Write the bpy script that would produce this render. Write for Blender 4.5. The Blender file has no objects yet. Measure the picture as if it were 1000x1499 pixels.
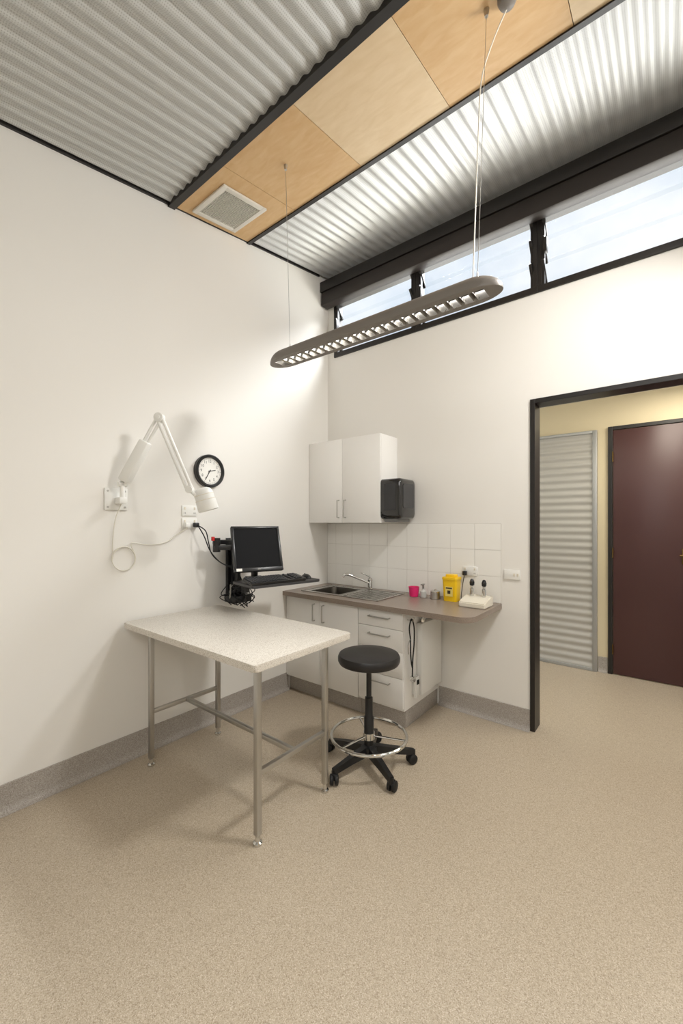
import bpy, bmesh, math, random
from mathutils import Vector, Matrix
random.seed(4)
scene = bpy.context.scene
COL = scene.collection

# ------------------------------------------------------------------ colour / materials
def s2l(v):
    v /= 255.0
    return v/12.92 if v <= 0.04045 else ((v+0.055)/1.055)**2.4
def C(r, g, b): return (s2l(r), s2l(g), s2l(b), 1.0)

def M(name, col, rough=0.5, metal=0.0, spec=0.5, bump=0.0, bscale=60, coat=0.0, var=0.0):
    m = bpy.data.materials.new(name); m.use_nodes = True
    nt = m.node_tree; p = nt.nodes['Principled BSDF']
    p.inputs['Base Color'].default_value = col
    p.inputs['Roughness'].default_value = rough
    p.inputs['Metallic'].default_value = metal
    p.inputs['Specular IOR Level'].default_value = spec
    p.inputs['Coat Weight'].default_value = coat
    tc = nt.nodes.new('ShaderNodeTexCoord')
    n = nt.nodes.new('ShaderNodeTexNoise'); n.inputs['Scale'].default_value = bscale
    n.inputs['Detail'].default_value = 3
    nt.links.new(tc.outputs['Object'], n.inputs['Vector'])
    # gentle procedural roughness variation on everything
    mr = nt.nodes.new('ShaderNodeMapRange')
    mr.inputs['To Min'].default_value = max(0.02, rough-0.02)
    mr.inputs['To Max'].default_value = min(1, rough+0.02)
    nt.links.new(n.outputs['Fac'], mr.inputs['Value'])
    nt.links.new(mr.outputs['Result'], p.inputs['Roughness'])
    if bump > 0:
        b = nt.nodes.new('ShaderNodeBump'); b.inputs['Strength'].default_value = bump
        b.inputs['Distance'].default_value = 0.002
        nt.links.new(n.outputs['Fac'], b.inputs['Height'])
        nt.links.new(b.outputs['Normal'], p.inputs['Normal'])
    return m

def speckle(name, stops, scale, rough=0.6, spec=0.35, scale2=None):
    """flecked sheet material: random-valued voronoi cells -> stepped colour ramp"""
    m = bpy.data.materials.new(name); m.use_nodes = True
    nt = m.node_tree; p = nt.nodes['Principled BSDF']
    p.inputs['Roughness'].default_value = rough
    p.inputs['Specular IOR Level'].default_value = spec
    tc = nt.nodes.new('ShaderNodeTexCoord')
    v = nt.nodes.new('ShaderNodeTexVoronoi'); v.inputs['Scale'].default_value = scale
    sep = nt.nodes.new('ShaderNodeSeparateColor')
    r = nt.nodes.new('ShaderNodeValToRGB'); r.color_ramp.interpolation = 'CONSTANT'
    el = r.color_ramp.elements
    while len(el) < len(stops): el.new(0.5)
    for e, (pos, c) in zip(el, stops):
        e.position = pos; e.color = c
    nt.links.new(tc.outputs['Object'], v.inputs['Vector'])
    nt.links.new(v.outputs['Color'], sep.inputs['Color'])
    nt.links.new(sep.outputs['Red'], r.inputs['Fac'])
    nt.links.new(r.outputs['Color'], p.inputs['Base Color'])
    return m

def wood(name, c1, c2):
    m = bpy.data.materials.new(name); m.use_nodes = True
    nt = m.node_tree; p = nt.nodes['Principled BSDF']
    p.inputs['Roughness'].default_value = 0.45
    p.inputs['Specular IOR Level'].default_value = 0.3
    tc = nt.nodes.new('ShaderNodeTexCoord'); mp = nt.nodes.new('ShaderNodeMapping')
    mp.inputs['Scale'].default_value = (3.0, 9, 2)
    n = nt.nodes.new('ShaderNodeTexNoise'); n.inputs['Scale'].default_value = 3
    n.inputs['Detail'].default_value = 6; n.inputs['Distortion'].default_value = 0.6
    r = nt.nodes.new('ShaderNodeValToRGB')
    r.color_ramp.elements[0].position = 0.3; r.color_ramp.elements[0].color = c1
    r.color_ramp.elements[1].position = 0.7; r.color_ramp.elements[1].color = c2
    nt.links.new(tc.outputs['Object'], mp.inputs['Vector'])
    nt.links.new(mp.outputs['Vector'], n.inputs['Vector'])
    nt.links.new(n.outputs['Fac'], r.inputs['Fac'])
    nt.links.new(r.outputs['Color'], p.inputs['Base Color'])
    return m

def perforated(name, base, dark, rough, metal, scale=110):
    m = bpy.data.materials.new(name); m.use_nodes = True
    nt = m.node_tree; p = nt.nodes['Principled BSDF']
    p.inputs['Roughness'].default_value = rough
    p.inputs['Metallic'].default_value = metal
    tc = nt.nodes.new('ShaderNodeTexCoord')
    v = nt.nodes.new('ShaderNodeTexVoronoi'); v.voronoi_dimensions = '2D'
    v.inputs['Scale'].default_value = scale; v.inputs['Randomness'].default_value = 0.0
    r = nt.nodes.new('ShaderNodeValToRGB')
    r.color_ramp.elements[0].position = 0.20; r.color_ramp.elements[0].color = dark
    r.color_ramp.elements[1].position = 0.30; r.color_ramp.elements[1].color = base
    nt.links.new(tc.outputs['Object'], v.inputs['Vector'])
    nt.links.new(v.outputs['Distance'], r.inputs['Fac'])
    nt.links.new(r.outputs['Color'], p.inputs['Base Color'])
    return m

def glass(name, tint, refl=0.08):
    m = bpy.data.materials.new(name); m.use_nodes = True
    nt = m.node_tree; nt.nodes.clear()
    o = nt.nodes.new('ShaderNodeOutputMaterial'); mx = nt.nodes.new('ShaderNodeMixShader')
    t = nt.nodes.new('ShaderNodeBsdfTransparent'); g = nt.nodes.new('ShaderNodeBsdfGlossy')
    t.inputs['Color'].default_value = tint; g.inputs['Roughness'].default_value = 0.03
    mx.inputs['Fac'].default_value = refl
    nt.links.new(t.outputs[0], mx.inputs[1]); nt.links.new(g.outputs[0], mx.inputs[2])
    nt.links.new(mx.outputs[0], o.inputs['Surface'])
    return m

WALL = M('wall_paint', C(234, 231, 225), 0.55, spec=0.3, bump=0.05, bscale=180)
HALL = M('hall_paint', C(222, 209, 177), 0.6, spec=0.3, bump=0.05, bscale=180)
CEILP = M('ceiling_paint', C(222, 216, 200), 0.7)
FLOOR = speckle('speckled_vinyl', [(0.0, C(154, 138, 117)), (0.12, C(172, 157, 136)), (0.32, C(184, 170, 149)), (0.75, C(192, 179, 159)), (0.90, C(206, 194, 176))], 400, 0.36, 0.45)
BASEB = speckle('grey_cove_vinyl', [(0.0, C(146, 138, 130)), (0.15, C(162, 155, 147)), (0.5, C(172, 165, 157)), (0.85, C(186, 180, 172))], 360, 0.5, 0.3)
TTOP = speckle('granite_laminate', [(0.0, C(178, 168, 154)), (0.10, C(200, 192, 179)), (0.28, C(213, 206, 195)), (0.70, C(223, 217, 207))], 340, 0.32, 0.45)
CTOP = speckle('taupe_laminate', [(0.0, C(130, 116, 105)), (0.2, C(140, 126, 114)), (0.8, C(146, 133, 121))], 340, 0.3, 0.45)
WHITE = M('white_laminate', C(242, 240, 236), 0.32, spec=0.45)
WHITEP = M('white_plastic', C(236, 235, 230), 0.4)
CREAMP = M('cream_plastic', C(224, 217, 200), 0.4)
TILE = M('glazed_tile', C(240, 238, 232), 0.15, spec=0.5)
GROUT = M('grout', C(212, 208, 200), 0.8)
BLACKF = M('black_frame', C(26, 22, 20), 0.4)
BLACKP = M('black_plastic', C(24, 24, 25), 0.3)
BLACKG = M('black_gloss', C(12, 12, 13), 0.06, coat=0.8)
VINYL = M('black_vinyl', C(32, 30, 30), 0.38, bump=0.2, bscale=300)
RUBBER = M('black_rubber', C(18, 18, 18), 0.6)
STEEL = M('brushed_steel', C(192, 190, 186), 0.34, 1.0)
CHROME = M('chrome', C(215, 215, 212), 0.1, 1.0)
SINKM = M('sink_steel', C(186, 184, 180), 0.25, 1.0)
SILVER = M('silver_corrugated', C(186, 184, 178), 0.5, 0.25)
ALU = M('aluminium_trim', C(168, 169, 168), 0.4, 0.5)
PELMET = M('dark_brown_blind', C(40, 33, 30), 0.5)
DOORM = M('aubergine_door', C(72, 43, 42), 0.36, spec=0.5)
BRASS = M('brass', C(120, 98, 62), 0.45, 1.0)
PGREY = M('pendant_grey', C(128, 122, 116), 0.45, 0.2)
MIRROR = M('louvre_mirror', C(180, 177, 172), 0.28, 1.0)
YELLOW = M('yellow_plastic', C(245, 200, 20), 0.35)
PINK = M('pink_plastic', C(222, 40, 110), 0.35)
LABELW = M('label_white', C(240, 238, 230), 0.5)
LABELD = M('label_dark', C(60, 50, 30), 0.5)
REDP = M('red_plastic', C(200, 30, 30), 0.4)
CLOCKF = M('clock_face', C(240, 238, 232), 0.5)
INK = M('clock_ink', C(20, 20, 20), 0.5)
SCREEN = M('screen_black', C(12, 12, 14), 0.6, spec=0.15)
TRAYM = M('tray_grey', C(58, 57, 58), 0.4)
KEYM = M('key_caps', C(48, 48, 50), 0.5)
VENTM = M('vent_white', C(222, 218, 208), 0.4)
VENTD = M('vent_dark', C(110, 110, 106), 0.7)
WOODA = wood('plywood_honey', C(208, 170, 122), C(217, 184, 138))
WOODB = wood('plywood_pale', C(219, 194, 155), C(227, 204, 169))
CORRG = perforated('perforated_grey', C(204, 205, 203), C(174, 174, 170), 0.5, 0.2)
CORRS = perforated('perforated_silver', C(208, 209, 209), C(186, 186, 185), 0.46, 0.35)
GLASS = glass('louvre_glass', (0.975, 0.985, 0.99, 1), 0.03)
CORD = M('white_cord', C(222, 217, 204), 0.45)
CORDG = M('grey_cord', C(150, 148, 140), 0.45)

# ------------------------------------------------------------------ geometry builder
def frame_from(d):
    d = Vector(d).normalized()
    a = Vector((0, 0, 1)) if abs(d.z) < 0.9 else Vector((1, 0, 0))
    u = d.cross(a).normalized(); v = d.cross(u).normalized()
    return d, u, v

class G:
    def __init__(s): s.bm = bmesh.new(); s.X = Matrix.Identity(4)
    def _v(s, p): return s.bm.verts.new(s.X @ Vector(p))
    def box(s, x0, x1, y0, y1, z0, z1, bevel=0.0, seg=2):
        vs = [s._v((x, y, z)) for x in (x0, x1) for y in (y0, y1) for z in (z0, z1)]
        fs = [(0,1,3,2),(4,6,7,5),(0,4,5,1),(2,3,7,6),(0,2,6,4),(1,5,7,3)]
        F = [s.bm.faces.new([vs[i] for i in f]) for f in fs]
        if bevel > 0:
            E = list({e for f in F for e in f.edges})
            bmesh.ops.bevel(s.bm, geom=E, offset=bevel, segments=seg, profile=0.5, affect='EDGES')
        return s
    def cyl(s, p0, p1, r0, r1=None, seg=20, cap=True):
        r1 = r0 if r1 is None else r1
        p0, p1 = Vector(p0), Vector(p1); d, u, v = frame_from(p1-p0)
        A = [s._v(p0+(u*math.cos(a)+v*math.sin(a))*r0) for a in [2*math.pi*i/seg for i in range(seg)]]
        B = [s._v(p1+(u*math.cos(a)+v*math.sin(a))*r1) for a in [2*math.pi*i/seg for i in range(seg)]]
        for i in range(seg):
            j = (i+1) % seg; s.bm.faces.new((A[i], A[j], B[j], B[i]))
        if cap: s.bm.faces.new(A[::-1]); s.bm.faces.new(B)
        return s
    def lathe(s, prof, c=(0,0,0), axis=(0,0,1), seg=32, cap=True):
        c = Vector(c); d, u, v = frame_from(axis); rings = []
        for r, h in prof:
            rings.append([s._v(c+d*h+(u*math.cos(a)+v*math.sin(a))*max(r, 1e-4)) for a in [2*math.pi*i/seg for i in range(seg)]])
        for A, B in zip(rings, rings[1:]):
            for i in range(seg):
                j = (i+1) % seg; s.bm.faces.new((A[i], A[j], B[j], B[i]))
        if cap: s.bm.faces.new(rings[0][::-1]); s.bm.faces.new(rings[-1])
        return s
    def tube(s, pts, r, seg=8, closed=False):
        P = [Vector(p) for p in pts]; n = len(P); rings = []; u = None
        rr = r if isinstance(r, (list, tuple)) else [r]*n
        for i in range(n):
            if closed: t = (P[(i+1) % n]-P[i-1]).normalized()
            else: t = (P[min(i+1, n-1)]-P[max(i-1, 0)]).normalized()
            if u is None: _, u, _ = frame_from(t)
            u = (u-t*u.dot(t)).normalized(); v = t.cross(u)
            rings.append([s._v(P[i]+(u*math.cos(a)+v*math.sin(a))*rr[i]) for a in [2*math.pi*k/seg for k in range(seg)]])
        m = n if closed else n-1
        for i in range(m):
            A, B = rings[i], rings[(i+1) % n]
            for k in range(seg):
                j = (k+1) % seg; s.bm.faces.new((A[k], A[j], B[j], B[k]))
        if not closed: s.bm.faces.new(rings[0][::-1]); s.bm.faces.new(rings[-1])
        return s
    def torus(s, c, R, r, axis=(0,0,1), seg=48, sg=10):
        c = Vector(c); d, u, v = frame_from(axis)
        return s.tube([c+(u*math.cos(a)+v*math.sin(a))*R for a in [2*math.pi*i/seg for i in range(seg)]], r, sg, True)
    def prism(s, poly, z0, z1, bevel=0.0):
        A = [s._v((x, y, z0)) for x, y in poly]; B = [s._v((x, y, z1)) for x, y in poly]; n = len(poly)
        F = [s.bm.faces.new(A[::-1]), s.bm.faces.new(B)]
        for i in range(n):
            j = (i+1) % n; s.bm.faces.new((A[i], A[j], B[j], B[i]))
        if bevel > 0:
            E = list(F[0].edges)+list(F[1].edges)
            bmesh.ops.bevel(s.bm, geom=E, offset=bevel, segments=2, profile=0.5, affect='EDGES')
        return s
    def quad(s, *p): s.bm.faces.new([s._v(q) for q in p]); return s

def spline(pts, n=8):
    P = [Vector(p) for p in pts]; out = []
    for i in range(len(P)-1):
        a = P[max(i-1, 0)]; b = P[i]; c = P[i+1]; d = P[min(i+2, len(P)-1)]
        for k in range(n):
            t = k/n
            out.append(0.5*((2*b)+(c-a)*t+(2*a-5*b+4*c-d)*t*t+(3*b-a-3*c+d)*t**3))
    out.append(P[-1]); return out

def rrect(x0, x1, y0, y1, r, n=6):
    out = []
    for cx, cy, a0 in ((x1-r, y0+r, -90), (x1-r, y1-r, 0), (x0+r, y1-r, 90), (x0+r, y0+r, 180)):
        for k in range(n+1):
            a = math.radians(a0+90*k/n); out.append((cx+r*math.cos(a), cy+r*math.sin(a)))
    return out

def finish(g, name, mat, smooth=True):
    bmesh.ops.recalc_face_normals(g.bm, faces=g.bm.faces[:])
    me = bpy.data.meshes.new(name); g.bm.to_mesh(me); g.bm.free()
    if smooth:
        for p in me.polygons: p.use_smooth = True
        me.set_sharp_from_angle(angle=math.radians(35))
    me.materials.append(mat)
    o = bpy.data.objects.new(name, me); COL.objects.link(o); return o

MW = {}
def thing(name, label, cat, loc=(0,0,0), rz=0.0):
    e = bpy.data.objects.new(name, None); e.empty_display_size = 0.05; COL.objects.link(e)
    e.location = loc; e.rotation_euler = (0, 0, rz)
    e['label'] = label; e['category'] = cat
    MW[e.name] = Matrix.Translation(Vector(loc)) @ Matrix.Rotation(rz, 4, 'Z')
    return e
def part(root, name, g, mat, label=None, world=True, smooth=True):
    """mesh g given in world space (world=True) or in the root's own space"""
    o = finish(g, name, mat, smooth)
    if world: o.data.transform(MW[root.name].inverted())
    MW[o.name] = MW[root.name]
    o.parent = root
    if label: o['label'] = label
    return o
def single(name, g, mat, label, cat):
    o = finish(g, name, mat); o['label'] = label; o['category'] = cat; MW[o.name] = Matrix.Identity(4)
    return o
def structure(name, g, mat, label, cat='structure', smooth=False):
    o = finish(g, name, mat, smooth); o['kind'] = 'structure'; o['label'] = label; o['category'] = cat
    MW[o.name] = Matrix.Identity(4)
    return o

# ------------------------------------------------------------------ room dimensions
SL = 0.151
def zc(y): return 3.94+SL*y
XR, YF, YH = 4.0, -5.6, 1.70      # right wall, front wall, hall wall

structure('floor', G().box(-0.1, XR+0.1, YF-0.1, YH+0.1, -0.1, 0), FLOOR, 'beige speckled sheet vinyl floor', 'floor')
structure('wall_left', G().box(-0.12, 0, YF, 0.12, 0, 4.2), WALL, 'plain cream painted wall', 'wall')
structure('wall_right', G().box(XR, XR+0.12, YF, 0.12, 0, 4.2), WALL, 'plain cream painted wall', 'wall')
structure('wall_front', G().box(-0.12, XR+0.12, YF-0.12, YF, 0, 4.2), WALL, 'plain cream painted wall', 'wall')
WX0, WX1, WZ0, WZ1 = 0.09, 3.9, 3.14, 3.72
DX0, DX1, DZ = 1.915, 2.98, 2.385
g = G()
g.box(0, DX0, 0, 0.12, 0, WZ0); g.box(DX1, XR, 0, 0.12, 0, WZ0); g.box(DX0, DX1, 0, 0.12, DZ, WZ0)
g.box(0, WX0, 0, 0.12, WZ0, WZ1); g.box(WX1, XR, 0, 0.12, WZ0, WZ1); g.box(0, XR, 0, 0.12, WZ1, 4.0)
structure('wall_back', g, WALL, 'cream wall with high louvre windows and a doorway', 'wall')
structure('wall_hall', G().box(-1.0, 5.0, YH, YH+0.1, 0, 2.75), HALL, 'pale yellow corridor wall', 'wall')
structure('ceiling.001', G().box(-1.0, 5.0, 0.12, YH+0.1, 2.75, 2.85), CEILP, 'plain painted corridor ceiling', 'ceiling')

def raked(g, x0, x1, y0, y1, dz0, dz1):
    pts = [(x, y, zc(y)+d) for x in (x0, x1) for y in (y0, y1) for d in (dz0, dz1)]
    vs = [g._v(p) for p in pts]
    for f in [(0,1,3,2),(4,6,7,5),(0,4,5,1),(2,3,7,6),(0,2,6,4),(1,5,7,3)]:
        g.bm.faces.new([vs[i] for i in f])
    return g
ceil = structure('ceiling', raked(G(), -0.12, XR+0.12, YF-0.12, 0.14, 0.07, 0.17), BLACKF, 'raked ceiling with corrugated metal and plywood strips', 'ceiling')
def corr(x0, x1, y0, y1, amp=0.008, pitch=0.0762, n=10):
    g = G(); N = int((x1-x0)/pitch*n); prev = None
    for i in range(N+1):
        x = x0+(x1-x0)*i/N; dz = 0.012+amp*math.cos(2*math.pi*x/pitch)
        cur = (g._v((x, y0, zc(y0)+dz)), g._v((x, y1, zc(y1)+dz)))
        if prev: g.bm.faces.new((prev[0], cur[0], cur[1], prev[1]))
        prev = cur
    return g
part(ceil, 'corrugated_sheet', corr(0.02, XR, YF, -1.70, 0.0088, 0.080), CORRG, 'grey perforated corrugated metal sheet')
part(ceil, 'corrugated_sheet', corr(0.02, XR, -1.0, -0.0), CORRS, 'shiny silver perforated corrugated metal sheet')
joints = [0.0, 0.55, 1.15, 1.75, 2.35, 2.95, 3.55, XR]
for i in range(len(joints)-1):
    g = raked(G(), joints[i]+0.0015, joints[i+1]-0.0015, -1.65, -1.02, 0.0, 0.015)
    part(ceil, 'plywood_panel', g, (WOODA, WOODA, WOODB, WOODA, WOODB, WOODA, WOODB)[i], 'varnished plywood ceiling panel')
structure('trim_1', raked(G(), 0.0, XR, -1.70, -1.65, -0.015, 0.06), BLACKF, 'black ceiling batten', 'trim')
structure('trim_2', raked(G(), 0.0, XR, -1.025, -0.992, -0.01, 0.06), BLACKF, 'black ceiling batten', 'trim')
structure('trim_3', raked(G(), 0.0, 0.016, YF, -1.70, -0.002, 0.06), BLACKF, 'thin dark shadow line at wall top', 'trim')
structure('trim_4', raked(G(), 0.0, 0.012, -1.65, -0.14, -0.002, 0.06), BLACKF, 'thin dark shadow line at wall top', 'trim')

def cove(g, a, b, nrm, h=0.15):
    a, b, nrm = Vector(a), Vector(b), Vector(nrm)
    prof = [(0.001, h), (0.006, h-0.003), (0.006, 0.04), (0.010, 0.018), (0.022, 0.005), (0.04, 0.001), (0.001, 0.001)]
    A = [g._v(a+nrm*o+Vector((0, 0, z))) for o, z in prof]; B = [g._v(b+nrm*o+Vector((0, 0, z))) for o, z in prof]
    for i in range(len(prof)):
        j = (i+1) % len(prof); g.bm.faces.new((A[i], A[j], B[j], B[i]))
    g.bm.faces.new(A); g.bm.faces.new(B[::-1]); return g
structure('baseboard_left', cove(G(), (0, YF, 0), (0, -0.56, 0), (1, 0, 0)), BASEB, 'grey speckled coved vinyl skirting', 'baseboard', True)
structure('baseboard_back', cove(G(), (1.21, 0, 0), (DX0, 0, 0), (0, -1, 0)), BASEB, 'grey speckled coved vinyl skirting', 'baseboard', True)
structure('baseboard_hall', cove(G(), (2.145, YH, 0), (2.225, YH, 0), (0, -1, 0), 0.15), BASEB, 'grey speckled coved vinyl skirting', 'baseboard', True)

g = G(); f = 0.033
g.box(DX0, DX0+f, -0.012, 0.135, 0, DZ, 0.002); g.box(DX1-f, DX1, -0.012, 0.135, 0, DZ, 0.002)
g.box(DX0+f, DX1-f, -0.012, 0.135, DZ-f, DZ, 0.002)
structure('trim_5', g, BLACKF, 'black metal door frame around open doorway', 'door frame')

# hall: corrugated panel
g = G(); z0, z1 = 0.03, 2.40; p = 0.0762; N = int((z1-z0)/p*8); prev = None
for i in range(N+1):
    z = z0+(z1-z0)*i/N; y = YH-0.035+0.0055*math.cos(2*math.pi*z/p)
    cur = (g._v((0.9, y, z)), g._v((2.10, y, z)))
    if prev: g.bm.faces.new((prev[0], cur[0], cur[1], prev[1]))
    prev = cur
sh = thing('corrugated_panel', 'silver horizontally ribbed metal panel on corridor wall', 'panel', (1.5, YH-0.03, 0))
part(sh, 'ribbed_sheet', g, SILVER)
part(sh, 'panel_frame', G().box(2.10, 2.14, YH-0.055, YH-0.001, 0.0, 2.43, 0.003).box(0.86, 0.9, YH-0.055, YH-0.001, 0, 2.43, 0.003).box(0.9, 2.10, YH-0.055, YH-0.001, 2.40, 2.43, 0.003).box(0.9, 2.10, YH-0.055, YH-0.001, 0, 0.03, 0.003), ALU, 'grey aluminium edge frame')

# hall: door
g = G().box(2.23, 2.268, YH-0.03, YH-0.001, 0, 2.45, 0.003).box(2.268, 3.45, YH-0.03, YH-0.001, 2.415, 2.45, 0.003).box(3.45, 3.49, YH-0.03, YH-0.001, 0, 2.45, 0.003)
d1 = structure('door_1', g, BLACKF, 'dark aubergine door in black frame', 'door')
part(d1, 'door_leaf', G().box(2.272, 2.862, YH-0.022, YH-0.002, 0.008, 2.41, 0.002), DOORM, 'dark aubergine flush door leaf')
part(d1, 'door_leaf', G().box(2.866, 3.446, YH-0.022, YH-0.002, 0.008, 2.41, 0.002), DOORM, 'dark aubergine flush door leaf')
for z in (0.25, 1.2, 2.15):
    part(d1, 'hinge', G().cyl((2.270, YH-0.032, z-0.05), (2.270, YH-0.032, z+0.05), 0.006, seg=10), BRASS, 'brass hinge')
part(d1, 'door_handle', G().box(2.795, 2.820, YH-0.03, YH-0.021, 1.12, 1.26, 0.003).cyl((2.807, YH-0.03, 1.2), (2.807, YH-0.07, 1.2), 0.007).cyl((2.807, YH-0.065, 1.2), (2.78, YH-0.065, 1.2), 0.007), BRASS, 'brass lever handle')

# ------------------------------------------------------------------ clerestory windows
mull = [WX0, 1.0, 1.965, 2.93, WX1]
for i in range(4):
    a, b = mull[i], mull[i+1]
    g = G(); t = 0.030
    g.box(a, b, -0.015, 0.09, WZ0, WZ0+0.045, 0.003); g.box(a, b, -0.015, 0.09, WZ1-0.045, WZ1, 0.003)
    g.box(a, a+t, -0.015, 0.09, WZ0+0.045, WZ1-0.045, 0.003); g.box(b-t, b, -0.015, 0.09, WZ0+0.045, WZ1-0.045, 0.003)
    w = structure('window_%d' % (i+1), g, BLACKF, 'black framed high louvre window with clear glass blades', 'window')
    nb = 3; zs = [WZ0+0.13+0.165*k for k in range(nb)]; ang = math.radians(50)
    gg = G(); gc = G()
    for z in zs:
        gg.X = Matrix.Translation((0, 0.02, z)) @ Matrix.Rotation(-ang, 4, 'X')
        gg.box(a+t+0.012, b-t-0.012, -0.085, 0.085, -0.002, 0.002)
        for x in (a+t+0.001, b-t-0.021):
            gc.X = Matrix.Translation((0, 0.02, z)) @ Matrix.Rotation(-ang, 4, 'X')
            gc.box(x, x+0.02, -0.095, 0.085, -0.010, 0.012, 0.002)
    gc.X = Matrix.Identity(4)
    for x in (a+t+0.001, b-t-0.016): gc.box(x, x+0.015, -0.01, 0.02, WZ0+0.045, WZ1-0.045)
    gc.box(a+t+0.02, a+t+0.04, -0.06, -0.02, zs[1]-0.05, zs[1]+0.05, 0.003)
    part(w, 'louvre_glass', gg, GLASS, 'clear glass louvre blades tilted open')
    part(w, 'louvre_gallery', gc, BLACKF, 'black louvre blade clips')

pl = thing('roller_blind', 'dark brown roller blind with headbox above the windows', 'blind', (2.0, -0.06, 3.6))
part(pl, 'headbox', G().box(0.004, XR-0.02, -0.125, -0.002, 3.77, 3.87, 0.004), BLACKF, 'black blind headbox')
part(pl, 'blind_roll', G().box(0.008, XR-0.03, -0.118, -0.018, 3.635, 3.77, 0.015), PELMET, 'rolled dark brown blind fabric')

# ------------------------------------------------------------------ air vent
vt = thing('air_vent', 'square white ceiling air grille in plywood panel', 'vent', (0.265, -1.36, zc(-1.36)))
R = Matrix.Translation((0.245, -1.37, zc(-1.37)-0.001)) @ Matrix.Rotation(math.atan(SL), 4, 'X')
g = G(); g.X = R; h = 0.185; w_ = 0.035
g.box(-h, h, -h, -h+w_, -0.014, 0, 0.003).box(-h, h, h-w_, h, -0.014, 0, 0.003).box(-h, -h+w_, -h+w_, h-w_, -0.014, 0, 0.003).box(h-w_, h, -h+w_, h-w_, -0.014, 0, 0.003)
part(vt, 'vent_frame', g, VENTM)
g = G(); g.X = R
for k in range(23):
    c = -h+w_+0.007+k*0.0144
    if c < h-w_:
        g.box(c-0.0015, c+0.0015, -h+w_, h-w_, -0.009, -0.003); g.box(-h+w_, h-w_, c-0.0015, c+0.0015, -0.010, -0.003)
part(vt, 'vent_grille', g, VENTM, smooth=False)
g = G(); g.X = R; g.box(-h+w_, h-w_, -h+w_, h-w_, -0.002, 0.0)
part(vt, 'vent_backing', g, VENTD)

# ------------------------------------------------------------------ pendant lamp
PX0, PX1, PY, PZ = 0.70, 2.14, -1.375, 2.50
pend = thing('pendant_light', 'long grey linear pendant light with mirrored louvre hung on wires', 'lamp', ((PX0+PX1)/2, PY, PZ))
g = G(); W = 0.072; Hh = 0.070; TW = 0.040; TX0, TX1 = PX0+0.07, PX1-0.07; EL = 0.13
xs = []
for k in range(11): xs.append(PX0+EL*(1-math.cos(math.pi/2*k/10)))
xs += [PX0+EL+(PX1-PX0-2*EL)*k/6 for k in range(1, 6)]
for k in range(11): xs.append(PX1-EL*(1-math.cos(math.pi/2*(10-k)/10)))
def prof_s(x):
    e = min(x-PX0, PX1-x, EL)/EL; return max(0.02, math.sqrt(max(0.0, 1-(1-e)**2)))
NR = 18
rings = []
for x in xs:
    s = prof_s(x); hs = 0.15+0.85*s**1.2
    ring = []
    for k in range(NR+1):
        a = math.pi*k/NR; ca, sa = math.cos(a), math.sin(a)
        ring.append(g._v((x, PY-W*s*math.copysign(abs(ca)**0.55, ca), PZ+0.002+(Hh-0.002)*hs*sa**0.9)))
    ring.append(g._v((x, PY+W*s*0.98, PZ))); ring.append(g._v((x, PY-W*s*0.98, PZ)))
    rings.append(ring)
for A, B in zip(rings, rings[1:]):
    n = len(A)
    for k in range(n):
        j = (k+1) % n
        if k == NR+1: continue
        g.bm.faces.new((A[k], A[j], B[j], B[k]))
g.bm.faces.new(rings[0]); g.bm.faces.new(rings[-1][::-1])
part(pend, 'lamp_body', g, PGREY, 'grey curved housing')
g = G()
def half(x): return W*0.98*prof_s(x)
xx = sorted(set([round(v, 5) for v in xs]+[TX0, TX1]))
for a, b in zip(xx, xx[1:]):
    if a >= TX0-1e-6 and b <= TX1+1e-6:
        for sg in (-1, 1):
            g.quad((a, PY+sg*min(TW, half(a)), PZ), (b, PY+sg*min(TW, half(b)), PZ), (b, PY+sg*half(b), PZ), (a, PY+sg*half(a), PZ))
    else:
        g.quad((a, PY-half(a), PZ), (b, PY-half(b), PZ), (b, PY+half(b), PZ), (a, PY+half(a), PZ))
part(pend, 'bottom_rim', g, PGREY, 'grey rim around louvre')
g = G(); TH = 0.036
g.quad((TX0, PY-TW, PZ), (TX1, PY-TW, PZ), (TX1, PY-TW*0.8, PZ+TH), (TX0, PY-TW*0.8, PZ+TH))
g.quad((TX0, PY+TW, PZ), (TX1, PY+TW, PZ), (TX1, PY+TW*0.8, PZ+TH), (TX0, PY+TW*0.8, PZ+TH))
g.quad((TX0, PY-TW, PZ), (TX0, PY+TW, PZ), (TX0, PY+TW*.8, PZ+TH), (TX0, PY-TW*.8, PZ+TH))
g.quad((TX1, PY-TW, PZ), (TX1, PY+TW, PZ), (TX1, PY+TW*.8, PZ+TH), (TX1, PY-TW*.8, PZ+TH))
n = 22
for k in range(1, n):
    x = TX0+(TX1-TX0)*k/n
    for sg in (-1, 1):
        prev = None
        for q in range(5):
            u = q/4; zz = PZ+0.002+0.030*u; xo = x+sg*(0.001+0.010*(1-u)**2)
            cur = (g._v((xo, PY-TW*0.98, zz)), g._v((xo, PY+TW*0.98, zz)))
            if prev: g.bm.faces.new((prev[0], prev[1], cur[1], cur[0]))
            prev = cur
part(pend, 'louvre', g, MIRROR, 'mirrored parabolic louvre cells')
for x, xt in ((0.86, 0.82), (2.03, 2.07)):
    zt = zc(PY); zb = PZ+(0.055 if x > 1 else 0.055)
    part(pend, 'suspension_wire', G().tube([(x, PY, zb), (xt, PY, zt-0.02)], 0.0014, 6), STEEL, 'thin steel suspension wire')
    part(pend, 'wire_gripper', G().cyl((x, PY, zb), (x, PY, zb+0.05), 0.005, 0.003), STEEL, 'small metal wire gripper')
    part(pend, 'ceiling_anchor', G().cyl((xt, PY, zt-0.03), (xt, PY, zt-0.0005), 0.008, 0.012), STEEL, 'small metal ceiling anchor')
zt = zc(PY)
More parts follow.
